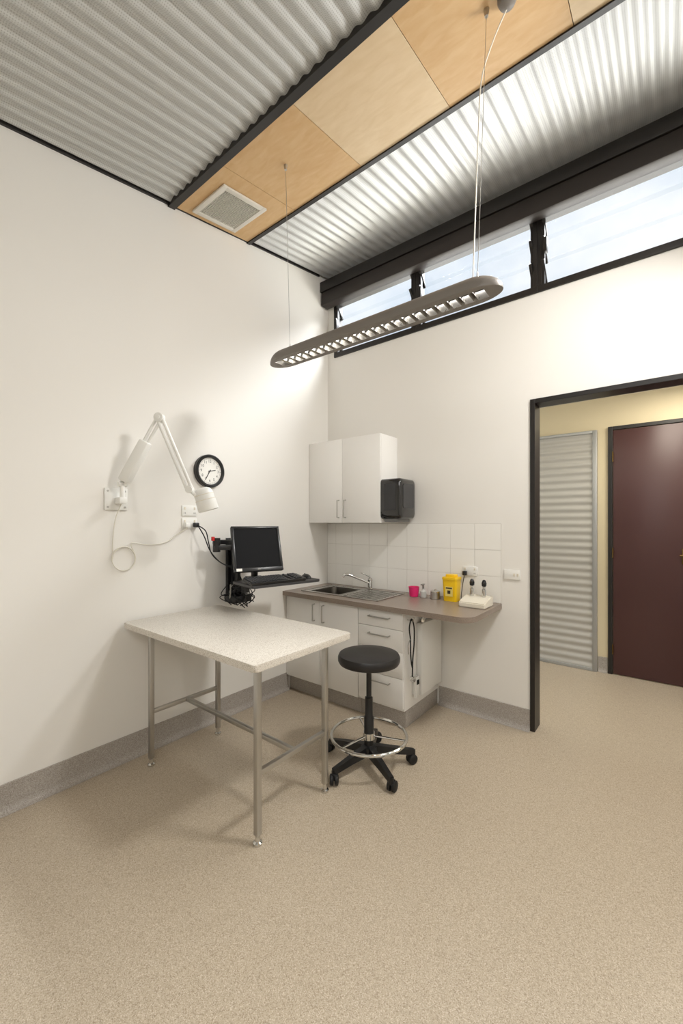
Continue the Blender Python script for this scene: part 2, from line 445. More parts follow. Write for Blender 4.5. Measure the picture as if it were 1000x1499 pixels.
cord = spline([(2.01, PY, PZ+0.06), (2.02, PY+0.005, PZ+0.4), (2.04, PY-0.01, PZ+0.75), (2.05, PY, PZ+0.95), (2.09, PY+0.03, zt-0.12), (2.155, PY+0.02, zt-0.03)], 10)
part(pend, 'power_cord', G().tube(cord, 0.003, 8), CORD, 'white power flex')
part(pend, 'ceiling_rose', G().lathe([(0.04, 0), (0.04, -0.012), (0.032, -0.03), (0.010, -0.04)], (2.155, PY+0.01, zt-0.002)), PGREY, 'grey ceiling rose')

# ------------------------------------------------------------------ wall cupboard
CD = 0.28; CXR = 0.81; CT = 2.25
wc = thing('wall_cabinet', 'white laminate two-door wall cupboard with bar handles', 'cabinet', (0.4, -0.15, 1.5))
part(wc, 'body', G().box(0.002, CXR, -CD+0.019, -0.002, 1.5, CT, 0.001), WHITE)
for a, b, hx in ((0.004, 0.404, 0.37), (0.408, CXR-0.001, 0.445)):
    dr = part(wc, 'door', G().box(a, b, -CD, -CD+0.018, 1.498, CT, 0.0015), WHITE)
    part(dr, 'handle', G().tube([(hx, -CD-0.001, 1.545), (hx, -CD-0.03, 1.545), (hx, -CD-0.03, 1.70), (hx, -CD-0.001, 1.70)], 0.005, 8), STEEL, 'brushed metal bar handle')

tdx0 = CXR+0.001
td = thing('paper_towel_dispenser', 'glossy black paper towel dispenser fixed beside wall cupboard', 'dispenser', (tdx0+0.1, -0.14, 1.5))
PM = Matrix.Translation((tdx0, 0, 0)) @ Matrix(((0, 0, 1, 0), (1, 0, 0, 0), (0, 1, 0, 0), (0, 0, 0, 1)))
g = G(); g.X = PM
secs = [(0.0, 0.0), (0.165, 0.0), (0.178, 0.004), (0.187, 0.012), (0.190, 0.024)]
loops = []
for h_, ins in secs:
    loops.append([g._v((x, y, h_)) for x, y in rrect(-0.275+ins, -0.015-ins, 1.53+ins, 1.865-ins, 0.035)])
for A, B in zip(loops, loops[1:]):
    for i in range(len(A)):
        j = (i+1) % len(A); g.bm.faces.new((A[i], A[j], B[j], B[i]))
g.bm.faces.new(loops[-1]); g.bm.faces.new(loops[0])
part(td, 'body', g, BLACKG)
g = G(); g.X = PM
g.prism(rrect(-0.235, -0.055, 1.62, 1.82, 0.02), 0.191, 0.194)
part(td, 'window', g, M('smoky_plastic', C(60, 60, 62), 0.1), 'smoky viewing window')
g = G().box(tdx0+0.035, tdx0+0.145, -0.2765, -0.2755, 1.60, 1.82, 0.0)
part(td, 'side_panel', g, M('smoky_side', C(44, 44, 46), 0.12), 'smoky side panel')
part(td, 'base_tray', G().box(tdx0+0.02, tdx0+0.15, -0.25, -0.05, 1.505, 1.532, 0.005), M('grey_plastic', C(120, 120, 118), 0.4), 'grey paper outlet')

# ------------------------------------------------------------------ base cabinets
FY = -0.58; CZ = 0.89
def carcass(x0, x1):
    g = G(); y0, y1 = FY+0.02, -0.002
    g.box(x0, x0+0.016, y0, y1, 0.13, 0.848, 0.001); g.box(x1-0.016, x1, y0, y1, 0.13, 0.848, 0.001)
    g.box(x0+0.016, x1-0.016, y0, y1, 0.13, 0.146); g.box(x0+0.016, x1-0.016, y1-0.01, y1, 0.146, 0.848)
    return g
bc = thing('base_cabinet', 'white laminate two-door base cupboard under the sink', 'cabinet', (0.4, -0.3, 0))
part(bc, 'body', carcass(0.002, 0.799), WHITE)
part(bc, 'kickboard', G().box(0.002, 0.799, FY+0.05, FY+0.3, 0.001, 0.13), BASEB, 'grey speckled vinyl kickboard')
for a, b, hx in ((0.004, 0.398, 0.345), (0.402, 0.797, 0.45)):
    dr = part(bc, 'door', G().box(a, b, FY, FY+0.018, 0.135, 0.845, 0.0015), WHITE)
    part(dr, 'handle', G().tube([(hx, FY-0.001, 0.67), (hx, FY-0.03, 0.67), (hx, FY-0.03, 0.81), (hx, FY-0.001, 0.81)], 0.005, 8), STEEL, 'brushed metal bar handle')
du = thing('drawer_unit', 'white laminate unit with four drawers and bar handles', 'cabinet', (1.0, -0.3, 0))
part(du, 'body', carcass(0.801, 1.20), WHITE)
part(du, 'kickboard', G().box(0.801, 1.195, FY+0.05, -0.005, 0.001, 0.13, 0.002), BASEB, 'grey speckled vinyl kickboard')
zt = 0.845
for hh in (0.13, 0.16, 0.19, 0.215):
    zb = zt-hh
    dr = part(du, 'drawer', G().box(0.803, 1.198, FY, FY+0.018, zb+0.003, zt, 0.0015), WHITE)
    zh = zt-0.05
    part(dr, 'handle', G().tube([(0.91, FY-0.001, zh), (0.91, FY-0.03, zh), (1.09, FY-0.03, zh), (1.09, FY-0.001, zh)], 0.005, 8), STEEL, 'brushed metal bar handle')
    zt = zb

ub = thing('water_heater', 'slim white under-bench unit with chrome pipe fittings', 'water heater', (1.24, -0.2, 0.24))
part(ub, 'casing', G().box(1.2015, 1.245, -0.38, -0.03, 0.20, 0.74, 0.006), WHITEP, 'white metal casing')
part(ub, 'pipe', G().tube(spline([(1.225, -0.33, 0.741), (1.225, -0.33, 0.79), (1.226, -0.31, 0.81), (1.228, -0.22, 0.812), (1.228, -0.16, 0.812), (1.228, -0.14, 0.79), (1.228, -0.14, 0.741)], 6), 0.011, 10), CHROME, 'bent chrome pipe')
for y in (-0.33, -0.14):
    part(ub, 'pipe_nut', G().lathe([(0.018, 0), (0.018, 0.025)], (1.226, y, 0.7405), seg=6), CHROME, 'chrome pipe nut')
part(ub, 'valve', G().cyl((1.228, -0.27, 0.812), (1.228, -0.20, 0.812), 0.017).cyl((1.228, -0.235, 0.812), (1.275, -0.235, 0.812), 0.008).box(1.270, 1.280, -0.265, -0.205, 0.80, 0.824, 0.003), CHROME, 'chrome isolation valve')

# countertop
g = G(); X1 = 1.715; Y0 = -0.625; zt, zb = CZ, CZ-0.038
sx0, sx1, sy0, sy1 = 0.13, 0.94, -0.52, -0.10
bx0, bx1, by0, by1 = 0.20, 0.52, -0.47, -0.15
poly = [(0.001, -0.002), (0.001, Y0)]
r = 0.10
for k in range(9):
    a = math.radians(-90+90*k/8); poly.append((X1-r+r*math.cos(a), Y0+r+r*math.sin(a)))
poly.append((X1, -0.002))
def box2(g, x0, x1, y0, y1): g.box(x0, x1, y0, y1, zb, zt)
box2(g, 0.001, bx0-0.005, Y0, -0.002); box2(g, bx0-0.005, bx1+0.005, Y0, by0-0.005); box2(g, bx0-0.005, bx1+0.005, by1+0.005, -0.002)
g.prism([(bx1+0.005, -0.002), (bx1+0.005, Y0)]+poly[2:], zb, zt)
ct = single('countertop', g, CTOP, 'taupe laminate worktop with rounded end over base cabinets', 'countertop')

# sink
sk = thing('sink', 'stainless steel inset sink with drainer in the worktop', 'sink', (0.5, -0.3, CZ))
g = G(); t = CZ+0.004
g.box(sx0, bx0, sy0, sy1, CZ+0.0005, t); g.box(bx0, bx1, sy0, by0, CZ+0.0005, t); g.box(bx0, bx1, by1, sy1, CZ+0.0005, t); g.box(bx1, sx1, sy0, sy1, CZ+0.0005, t)
g.box(sx0, sx1, sy0, sy0+0.008, t, t+0.003).box(sx0, sx1, sy1-0.008, sy1, t, t+0.003).box(sx0, sx0+0.008, sy0, sy1, t, t+0.003).box(sx1-0.008, sx1, sy0, sy1, t, t+0.003)
for k in range(8): g.box(bx1+0.05, sx1-0.04, sy0+0.05+k*0.043, sy0+0.062+k*0.043, t, t+0.003, 0.001)
part(sk, 'drainer_top', g, SINKM)
g = G()
P0 = rrect(bx0, bx1, by0, by1, 0.06); P1 = rrect(bx0+0.015, bx1-0.015, by0+0.015, by1-0.015, 0.05)
A = [g._v((x, y, t-0.001)) for x, y in P0]; B = [g._v((x, y, t-0.15)) for x, y in P1]
for i in range(len(A)):
    j = (i+1) % len(A); g.bm.faces.new((A[i], A[j], B[j], B[i]))
g.bm.faces.new(B)
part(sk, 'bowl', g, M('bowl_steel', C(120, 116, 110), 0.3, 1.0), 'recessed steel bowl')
part(sk, 'drain', G().lathe([(0.035, 0), (0.035, 0.004), (0.02, 0.002)], ((bx0+bx1)/2, (by0+by1)/2, t-0.1495)), CHROME)

# tap
tp = thing('mixer_tap', 'chrome single-lever mixer tap behind the sink', 'tap', (0.56, -0.065, CZ+0.001))
g = G().lathe([(0.027, 0), (0.027, 0.008), (0.021, 0.014), (0.021, 0.075), (0.023, 0.08), (0.020, 0.10), (0.008, 0.108)], (0.56, -0.065, CZ+0.001))
part(tp, 'tap_body', g, CHROME)
part(tp, 'spout', G().tube(spline([(0.56, -0.075, CZ+0.06), (0.50, -0.15, CZ+0.10), (0.44, -0.21, CZ+0.135), (0.405, -0.245, CZ+0.14), (0.395, -0.255, CZ+0.115)], 6), 0.011, 12), CHROME)
part(tp, 'lever', G().tube([(0.56, -0.065, CZ+0.10), (0.555, -0.07, CZ+0.12), (0.50, -0.125, CZ+0.155)], [0.009, 0.008, 0.005], 10), CHROME)

# splashback tiles
sb = thing('tile_splashback', 'white glazed tile splashback above the worktop', 'tiles', (0.85, -0.004, CZ))
part(sb, 'grout', G().box(0.001, 1.712, -0.004, -0.0005, CZ+0.001, 1.494), GROUT)
g = G(); x = 1.71
while x > 0.02:
    x0 = max(x-0.2, 0.003)
    for k in range(3): g.box(x0+0.0012, x-0.0012, -0.0065, -0.004, CZ+0.002+k*0.2, CZ+0.1998+k*0.2, 0.0007, 1)
    x -= 0.2
part(sb, 'tile_facing', g, TILE, 'grid of square white tiles')

# ------------------------------------------------------------------ counter items
z = CZ+0.001
o = thing('cup', 'bright pink plastic cup on worktop', 'cup', (1.05, -0.14, z))
part(o, 'cup_body', G().lathe([(0.032, 0), (0.036, 0.002), (0.044, 0.078), (0.046, 0.08), (0.042, 0.08), (0.034, 0.006)], (1.05, -0.14, z)), PINK)
o = thing('bottle', 'small clear and steel pump bottle on worktop', 'bottle', (1.13, -0.13, z))
part(o, 'bottle_body', G().lathe([(0.024, 0), (0.026, 0.003), (0.026, 0.05), (0.012, 0.062), (0.012, 0.07)], (1.13, -0.13, z)), M('frost_plastic', C(200, 200, 196), 0.3), 'pale bottle')
part(o, 'pump', G().cyl((1.13, -0.13, z+0.07), (1.13, -0.13, z+0.105), 0.008).box(1.12, 1.14, -0.16, -0.12, z+0.1, z+0.11, 0.003), M('grey_cap', C(150, 148, 145), 0.3, 0.5), 'grey pump top')
o = thing('canister', 'small stainless steel canister with lid on worktop', 'canister', (1.235, -0.13, z))
part(o, 'canister_body', G().lathe([(0.036, 0), (0.038, 0.002), (0.038, 0.055)], (1.235, -0.13, z)), STEEL)
part(o, 'lid', G().lathe([(0.04, 0.055), (0.04, 0.062), (0.034, 0.066), (0.008, 0.068), (0.008, 0.075)], (1.235, -0.13, z)), CHROME, 'shiny lid')
o = thing('sharps_container', 'yellow plastic sharps disposal container on worktop', 'container', (1.37, -0.12, z))
g = G(); A = rrect(1.318, 1.422, -0.165, -0.075, 0.015); B = rrect(1.312, 1.428, -0.171, -0.069, 0.015)
va = [g._v((x, y, z)) for x, y in A]; vb = [g._v((x, y, z+0.165)) for x, y in B]
for i in range(len(va)):
    j = (i+1) % len(va); g.bm.faces.new((va[i], va[j], vb[j], vb[i]))
g.bm.faces.new(va); g.bm.faces.new(vb)
part(o, 'container_body', g, YELLOW)
part(o, 'lid', G().prism(rrect(1.308, 1.432, -0.175, -0.065, 0.018), z+0.1655, z+0.185, 0.003).prism(rrect(1.33, 1.41, -0.155, -0.085, 0.015), z+0.185, z+0.205, 0.005), YELLOW, 'yellow lid')
part(o, 'label', G().box(1.34, 1.40, -0.1735, -0.1725, z+0.04, z+0.115), M('label_yellow', C(236, 214, 120), 0.5), 'pale yellow warning label')
part(o, 'label_mark', G().box(1.345, 1.395, -0.1745, -0.1737, z+0.098, z+0.108).box(1.358, 1.382, -0.1745, -0.1737, z+0.06, z+0.085), LABELD, 'dark print on label')
o = thing('diagnostic_set_charger', 'cream charging stand holding two black diagnostic handles', 'medical charger', (1.60, -0.22, z))
g = G(); prof = [(-0.30, 0), (-0.30, 0.035), (-0.25, 0.055), (-0.14, 0.07), (-0.12, 0.07), (-0.12, 0)]
A = [g._v((1.50, y, z+h)) for y, h in prof]; B = [g._v((1.69, y, z+h)) for y, h in prof]
for i in range(len(A)):
    j = (i+1) % len(A); g.bm.faces.new((A[i], A[j], B[j], B[i]))
g.bm.faces.new(A); g.bm.faces.new(B)
bmesh.ops.bevel(g.bm, geom=g.bm.edges[:], offset=0.006, segments=2, affect='EDGES')
part(o, 'charger_base', g, CREAMP)
for x, yy in ((1.55, -0.17), (1.64, -0.17)):
    hd = part(o, 'instrument_handle', G().lathe([(0.014, 0.06), (0.015, 0.065), (0.015, 0.12), (0.010, 0.125), (0.010, 0.14)], (x, yy, z)), CHROME, 'chrome instrument handle')
    part(hd, 'instrument_head', G().lathe([(0.010, 0.14), (0.016, 0.145), (0.018, 0.165), (0.012, 0.185), (0.006, 0.19)], (x, yy, z)).cyl((x, yy, z+0.168), (x+0.012, yy-0.035, z+0.172), 0.012, 0.005), BLACKP, 'black instrument head')
part(o, 'power_cord', G().tube(spline([(1.455, -0.05, 1.105), (1.452, -0.07, 1.09), (1.45, -0.10, 1.02), (1.455, -0.14, 0.93), (1.47, -0.16, z+0.02), (1.505, -0.17, z+0.03)], 8), 0.003, 8), RUBBER, 'black cord')

def rockers(o, along, c, z_, face, w0=0.012):
    for d in (-0.0385, 0.0385):
        if along == 'x': g = G().box(c+d-0.006, c+d+0.006, face-0.003, face, z_+0.008, z_+0.026, 0.001)
        else: g = G().box(face, face+0.003, c+d-0.006, c+d+0.006, z_+0.008, z_+0.026, 0.001)
        part(o, 'rocker_switch', g, CREAMP)
        for e in (-0.006, 0.004):
            if along == 'x': g = G().box(c+d+e, c+d+e+0.002, face-0.001, face, z_-0.022, z_-0.012)
            else: g = G().box(face, face+0.001, c+d+e, c+d+e+0.002, z_-0.022, z_-0.012)
            part(o, 'socket_slot', g, BLACKP, 'dark socket slot')
def outlet_wall_back(name, label, xc, zc_, w, h, y=-0.0005, kind='outlet'):
    o = thing(name, label, kind, (xc, y, zc_-h/2))
    part(o, 'face_plate', G().box(xc-w/2, xc+w/2, y-0.009, y, zc_-h/2, zc_+h/2, 0.002), WHITEP)
    return o
o = outlet_wall_back('power_outlet', 'white double power outlet on tiles above worktop', 1.475, 1.12, 0.115, 0.072, -0.007)
rockers(o, 'x', 1.475, 1.12, -0.016)
part(o, 'plug', G().box(1.425, 1.455, -0.05, -0.0175, 1.085, 1.12, 0.006), BLACKP, 'black plug')
o = outlet_wall_back('light_switch', 'white horizontal light switch plate beside doorway', 1.79, 1.115, 0.115, 0.072, -0.0005, 'switch')
for x in (1.80, 1.825): part(o, 'rocker_switch', G().box(x, x+0.012, -0.0125, -0.0095, 1.105, 1.125, 0.001), CREAMP)

# stethoscope hanging on hook on cabinet end
st = thing('stethoscope', 'black stethoscope hanging from a hook on the cabinet end', 'stethoscope', (1.235, -0.5, 0.8))
part(st, 'hook', G().tube([(1.2005, -0.52, 0.79), (1.25, -0.52, 0.79), (1.255, -0.52, 0.81)], 0.005), CHROME, 'chrome hook')
part(st, 'tubing', G().tube(spline([(1.232, -0.53, 0.66), (1.232, -0.545, 0.74), (1.235, -0.52, 0.80), (1.24, -0.49, 0.74), (1.238, -0.485, 0.62), (1.235, -0.50, 0.5), (1.232, -0.50, 0.38)], 8), 0.005, 8).tube(spline([(1.232, -0.53, 0.66), (1.24, -0.54, 0.56), (1.235, -0.52, 0.48), (1.232, -0.5, 0.44)], 6), 0.005, 8), RUBBER)
part(st, 'chest_piece', G().cyl((1.222, -0.50, 0.36), (1.250, -0.50, 0.36), 0.020), CHROME, 'round chrome chest piece')
part(st, 'ear_tube', G().tube(spline([(1.232, -0.53, 0.66), (1.228, -0.555, 0.62), (1.228, -0.55, 0.55)], 6), 0.003, 8), CHROME, 'chrome ear tube')
o = thing('digital_thermometer', 'white handheld digital thermometer in holder on cabinet end', 'thermometer', (1.225, -0.43, 0.25))
part(o, 'thermometer_body', G().box(1.2155, 1.240, -0.455, -0.405, 0.20, 0.36, 0.006), WHITEP)
part(o, 'display', G().box(1.2402, 1.2415, -0.447, -0.413, 0.30, 0.335), SCREEN, 'dark display')
part(o, 'mount', G().box(1.2005, 1.2155, -0.445, -0.415, 0.22, 0.34), WHITEP)

# ------------------------------------------------------------------ exam table
TZ = 0.88
tb = thing('exam_table', 'stainless steel table with speckled cream laminate top against wall', 'table', (0.65, -1.66, 0))
part(tb, 'table_top', G().prism(rrect(0.035, 1.29, -2.01, -1.315, 0.02), TZ-0.034, TZ, 0.005), TTOP, 'speckled cream laminate top')
LX, LY = (0.19, 1.19), (-1.91, -1.43)
for lx in LX:
    for ly in LY:
        lg = part(tb, 'leg', G().box(lx-0.014, lx+0.014, ly-0.014, ly+0.014, 0.045, TZ-0.035, 0.003), STEEL, 'square stainless steel leg')
        part(lg, 'foot', G().lathe([(0.022, 0.001), (0.022, 0.012), (0.012, 0.018), (0.012, 0.045)], (lx, ly, 0), seg=16), CHROME, 'adjustable round foot')
g = G()
for lx in LX: g.box(lx-0.012, lx+0.012, LY[0]+0.014, LY[1]-0.014, 0.32, 0.344, 0.002)
g.box(LX[0]+0.012, LX[1]-0.012, -1.682, -1.658, 0.32, 0.344, 0.002)
part(tb, 'stretcher', g, STEEL, 'stainless steel H-shaped stretcher')
g = G()
for lx in LX: g.box(lx-0.012, lx+0.012, LY[0]+0.014, LY[1]-0.014, TZ-0.06, TZ-0.0345, 0.002)
for ly in LY: g.box(LX[0]+0.014, LX[1]-0.014, ly-0.012, ly+0.012, TZ-0.06, TZ-0.0345, 0.002)
part(tb, 'top_rail', g, STEEL, 'stainless steel frame under the top')

# ------------------------------------------------------------------ stool
SX, SY = 1.24, -1.07
sl = thing('stool', 'black round vinyl swivel stool with chrome foot ring and castors', 'stool', (SX, SY, 0))
part(sl, 'seat', G().lathe([(0.03, 0.625), (0.165, 0.628), (0.184, 0.635), (0.192, 0.65), (0.192, 0.672), (0.184, 0.688), (0.15, 0.697), (0.08, 0.70), (0.0, 0.70)], (SX, SY, 0), seg=48), VINYL, 'round black vinyl seat')
part(sl, 'gas_column', G().lathe([(0.03, 0.11), (0.03, 0.30), (0.024, 0.31), (0.024, 0.42), (0.016, 0.425), (0.016, 0.60), (0.05, 0.61), (0.06, 0.625)], (SX, SY, 0), seg=24), BLACKP, 'black gas lift column')
RZ = 0.185
g = G().torus((SX, SY, RZ), 0.232, 0.010, seg=56)
g.lathe([(0.036, RZ-0.02), (0.036, RZ+0.02)], (SX, SY, 0))
part(sl, 'foot_ring', g, CHROME, 'chrome foot ring')
g = G()
for k in range(3):
    a = math.radians(20+120*k); g.tube([(SX+0.03*math.cos(a), SY+0.03*math.sin(a), RZ), (SX+0.225*math.cos(a), SY+0.225*math.sin(a), RZ)], 0.007)
part(sl, 'ring_spoke', g, CHROME, 'chrome spokes of foot ring')
g = G().lathe([(0.045, 0.07), (0.05, 0.08), (0.05, 0.12), (0.035, 0.13)], (SX, SY, 0), seg=24)
for k in range(5):
    a = math.radians(-101+72*k); g.X = Matrix.Translation((SX, SY, 0)) @ Matrix.Rotation(a, 4, 'Z')
    vs = []
    for x, w2, zb_, zt_ in ((0.03, 0.028, 0.075, 0.128), (0.16, 0.023, 0.07, 0.108), (0.285, 0.018, 0.058, 0.086)):
        vs.append([g._v((x, -w2, zb_)), g._v((x, w2, zb_)), g._v((x, w2*0.7, zt_)), g._v((x, -w2*0.7, zt_))])
    for A, B in zip(vs, vs[1:]):
        for i in range(4): g.bm.faces.new((A[i], A[(i+1) % 4], B[(i+1) % 4], B[i]))
    g.bm.faces.new(vs[0]); g.bm.faces.new(vs[-1])
    g.cyl((0.28, 0, 0.045), (0.28, 0, 0.082), 0.013)
part(sl, 'star_base', g, BLACKP, 'black five-arm base')
for k in range(5):
    a = math.radians(-101+72*k); cx, cy = SX+0.28*math.cos(a), SY+0.28*math.sin(a); b = a+0.9+k*1.3
    t = Vector((-math.sin(b), math.cos(b), 0)); c = Vector((cx, cy, 0.031))+Vector((math.cos(b), math.sin(b), 0))*0.012
    g = G()
    for sg in (-1, 1): g.lathe([(0.022, 0.003), (0.030, 0.007), (0.030, 0.021), (0.022, 0.026)], c, t*sg, seg=20)
    g.cyl(c-t*0.006, c+t*0.006, 0.008)
    g.box(c.x-0.014, c.x+0.014, c.y-0.014, c.y+0.014, 0.04, 0.064, 0.004)
    part(sl, 'castor', g, RUBBER, 'black twin-wheel castor')

# ------------------------------------------------------------------ wall clock
CY, CZk, CR = -1.382, 1.883, 0.122
ck = thing('wall_clock', 'round black-rimmed analogue wall clock with white face', 'clock', (0, CY, CZk))
part(ck, 'clock_case', G().lathe([(CR, 0.001), (CR, 0.03), (CR-0.006, 0.036), (CR-0.02, 0.034), (CR-0.024, 0.02), (CR-0.024, 0.016)], (0, CY, CZk), (1, 0, 0), 64), BLACKP, 'black plastic rim')
part(ck, 'clock_face', G().cyl((0.0165, CY, CZk), (0.019, CY, CZk), CR-0.023, seg=64), CLOCKF, 'white dial')
g = G()
for k in range(60):
    a = math.radians(6*k); g.X = Matrix.Translation((0, CY, CZk)) @ Matrix.Rotation(a, 4, 'X')
    w2 = 0.0012 if k % 5 == 0 else 0.0005
    g.box(0.019, 0.0195, -w2, w2, 0.086, 0.095)
part(ck, 'minute_marks', g, INK, 'black minute ticks')
TM = Matrix(((0, 0, 1, 0), (1, 0, 0, 0), (0, 1, 0, 0), (0, 0, 0, 1)))
for k in range(1, 13):
    cu = bpy.data.curves.new('t', 'FONT'); cu.body = str(k); cu.size = 0.028; cu.align_x = 'CENTER'; cu.align_y = 'CENTER'
    ob = bpy.data.objects.new('t', cu); COL.objects.link(ob)
    bpy.context.view_layer.update()
    me = bpy.data.meshes.new_from_object(ob.evaluated_get(bpy.context.evaluated_depsgraph_get()))
    a = math.radians(30*k)
    me.transform(Matrix.Translation((0.0195, CY+0.071*math.sin(a), CZk+0.071*math.cos(a))) @ TM)
    g = G(); g.bm.from_mesh(me); bpy.data.objects.remove(ob)
    part(ck, 'numeral', g, INK, 'black numeral %d' % k, smooth=False)
for nm, deg, L, w2, xo in (('hour_hand', 78, 0.05, 0.003, 0.0205), ('minute_hand', 210, 0.075, 0.0022, 0.0225)):
    g = G(); g.X = Matrix.Translation((0, CY, CZk)) @ Matrix.Rotation(-math.radians(deg), 4, 'X')
    g.box(xo, xo+0.001, -w2, w2, -0.012, L)
    part(ck, nm, g, INK, 'black clock hand')
part(ck, 'hub', G().cyl((0.019, CY, CZk), (0.025, CY, CZk), 0.005), INK)

# ------------------------------------------------------------------ outlets on left wall
def outlet_left(y, z_, label):
    o = thing('power_outlet', label, 'outlet', (0, y, z_))
    part(o, 'face_plate', G().box(0.0005, 0.0095, y-0.058, y+0.058, z_-0.037, z_+0.037, 0.002), WHITEP)
    rockers(o, 'y', y, z_, 0.0097)
    return o
outlet_left(-1.54, 1.585, 'white wall plate mounted above another below the lamp head')
o2 = outlet_left(-1.54, 1.494, 'white double power outlet with plugs and cords below the lamp head')
part(o2, 'plug', G().box(0.0115, 0.05, -1.593, -1.558, 1.465, 1.50, 0.008), WHITEP, 'white plug')
part(o2, 'plug', G().box(0.0115, 0.05, -1.52, -1.485, 1.465, 1.50, 0.008), BLACKP, 'black plug')

# ------------------------------------------------------------------ examination lamp
BY, BZ = -2.04, 1.645
el = thing('examination_lamp', 'white wall-mounted articulated examination lamp with coiled cord', 'lamp', (0, BY, BZ))
part(el, 'wall_plate', G().box(0.0005, 0.012, BY-0.068, BY+0.068, BZ-0.068, BZ+0.068, 0.003), WHITEP, 'white square wall plate')
for dy in (-0.05, 0.05):
    for dz in (-0.05, 0.05): part(el, 'screw', G().cyl((0.012, BY+dy, BZ+dz), (0.016, BY+dy, BZ+dz), 0.006), STEEL)
base = Vector((0.07, BY+0.01, BZ+0.02))
part(el, 'wall_bracket', G().box(0.012, 0.085, BY-0.012, BY+0.032, BZ-0.03, BZ+0.01, 0.004).cyl(base+Vector((0, 0, -0.04)), base+Vector((0, 0, 0.06)), 0.014).cyl(base+Vector((0, -0.025, 0.07)), base+Vector((0, 0.025, 0.07)), 0.016), WHITEP)
j0 = base+Vector((0, 0, 0.07)); j1 = Vector((0.26, -1.895, 2.14)); j2 = Vector((0.42, -1.79, 1.70))
d = (j1-j0).normalized(); side = d.cross(Vector((0, 0, 1))).normalized(); up = side.cross(d)
g = G()
for s_ in (-1, 1): g.cyl(j0+up*0.014*s_, j1+up*0.014*s_, 0.009, seg=12)
part(el, 'lower_arm', g, WHITEP, 'white parallel tube arm')
g = G(); q = d.to_track_quat('Z', 'Y').to_matrix().to_4x4(); g.X = Matrix.Translation(j0) @ q
g.box(-0.030, 0.030, -0.032, 0.032, 0.02, 0.30, 0.010)
part(el, 'spring_cover', g, WHITEP, 'white spring cover')
d2 = (j2-j1).normalized(); up2 = side.cross(d2)
g = G()
for s_ in (-1, 1): g.cyl(j1+up2*0.015*s_, j2+up2*0.015*s_, 0.010, seg=12)
part(el, 'upper_arm', g, WHITEP, 'white parallel tube arm')
part(el, 'elbow_joint', G().cyl(j1-side*0.020, j1+side*0.020, 0.028).cyl(j1-side*0.025, j1+side*0.025, 0.012), WHITEP)
part(el, 'head_joint', G().cyl(j2-side*0.018, j2+side*0.018, 0.022).tube([j2, j2+Vector((0.02, 0.02, -0.03)), j2+Vector((0.03, 0.05, -0.03))], 0.011), WHITEP)
hc = j2+Vector((0.02, 0.075, 0.0)); ax = Vector((0.18, 0.24, -1)).normalized()
part(el, 'lamp_shade', G().lathe([(0.0, -0.014), (0.030, -0.012), (0.046, -0.004), (0.055, 0.010), (0.058, 0.025), (0.058, 0.062), (0.061, 0.064), (0.062, 0.125), (0.060, 0.13), (0.057, 0.125), (0.054, 0.065), (0.01, 0.05)], hc, ax, 36, False), WHITEP, 'off-white cylindrical lamp shade')
part(el, 'shade_rim', G().torus(hc+ax*0.063, 0.0605, 0.002, ax, 36, 6), CREAMP)
part(el, 'heat_vent', G().torus(hc+ax*0.03, 0.0575, 0.002, ax, 36, 6), CREAMP)
part(el, 'bulb', G().lathe([(0.015, 0.05), (0.03, 0.08), (0.032, 0.095), (0.02, 0.11), (0.0, 0.115)], hc, ax, 24), M('frosted_bulb', C(240, 238, 230), 0.4))
pts = [(0.055, BY+0.01, BZ-0.03), (0.02, BY-0.01, 1.52), (0.010, BY-0.02, 1.40), (0.008, -2.060, 1.29)]
for k in range(0, 33):
    a = math.pi-0.1-k*2*math.pi*2.4/32; pts.append((0.006+0.0003*k, -1.995+0.07*math.cos(a)*(1+0.03*math.sin(k)), 1.273+0.075*math.sin(a)))
pts += [(0.012, -1.95, 1.37), (0.010, -1.85, 1.355), (0.010, -1.72, 1.365), (0.015, -1.62, 1.43), (0.045, -1.575, 1.463)]
part(el, 'power_cord', G().tube(spline(pts, 4), 0.0032, 8), CORD, 'cream cord coiled on wall')

# ------------------------------------------------------------------ workstation mount
ma = thing('workstation_mount', 'black wall-mounted swing bracket with keyboard tray and cables', 'monitor mount', (0.0, -1.18, 0.9))
g = G().box(0.0005, 0.03, -1.23, -1.13, 0.90, 1.38, 0.004).box(0.03, 0.055, -1.205, -1.155, 0.92, 1.36, 0.004)
part(ma, 'wall_track', g, BLACKP)
g = G().cyl((0.10, -1.19, 0.93), (0.10, -1.19, 1.36), 0.022).box(0.03, 0.12, -1.22, -1.16, 1.28, 1.33, 0.004).box(0.03, 0.12, -1.22, -1.16, 0.97, 1.02, 0.004)
part(ma, 'column', g, BLACKP)
def bar(g, p, q, w, h, bev=0.006):
    p, q = Vector(p), Vector(q); dd = q-p; L = dd.length
    g.X = Matrix.Translation(p) @ Matrix.Rotation(math.atan2(dd.y, dd.x), 4, 'Z') @ Matrix.Rotation(-math.asin(dd.z/L), 4, 'Y')
    g.box(-0.02, L+0.02, -w/2, w/2, -h/2, h/2, bev); g.X = Matrix.Identity(4)
g = G(); bar(g, (0.10, -1.19, 1.35), (0.16, -1.42, 1.36), 0.045, 0.035); bar(g, (0.16, -1.42, 1.32), (0.26, -1.25, 1.32), 0.045, 0.035)
g.cyl((0.16, -1.42, 1.29), (0.16, -1.42, 1.39), 0.026).cyl((0.26, -1.25, 1.29), (0.26, -1.25, 1.35), 0.024)
part(ma, 'swing_arm', g, BLACKP)
g = G(); bar(g, (0.10, -1.19, 0.98), (0.27, -1.25, 1.03), 0.05, 0.05); g.cyl((0.27, -1.25, 0.99), (0.27, -1.25, 1.055), 0.03)
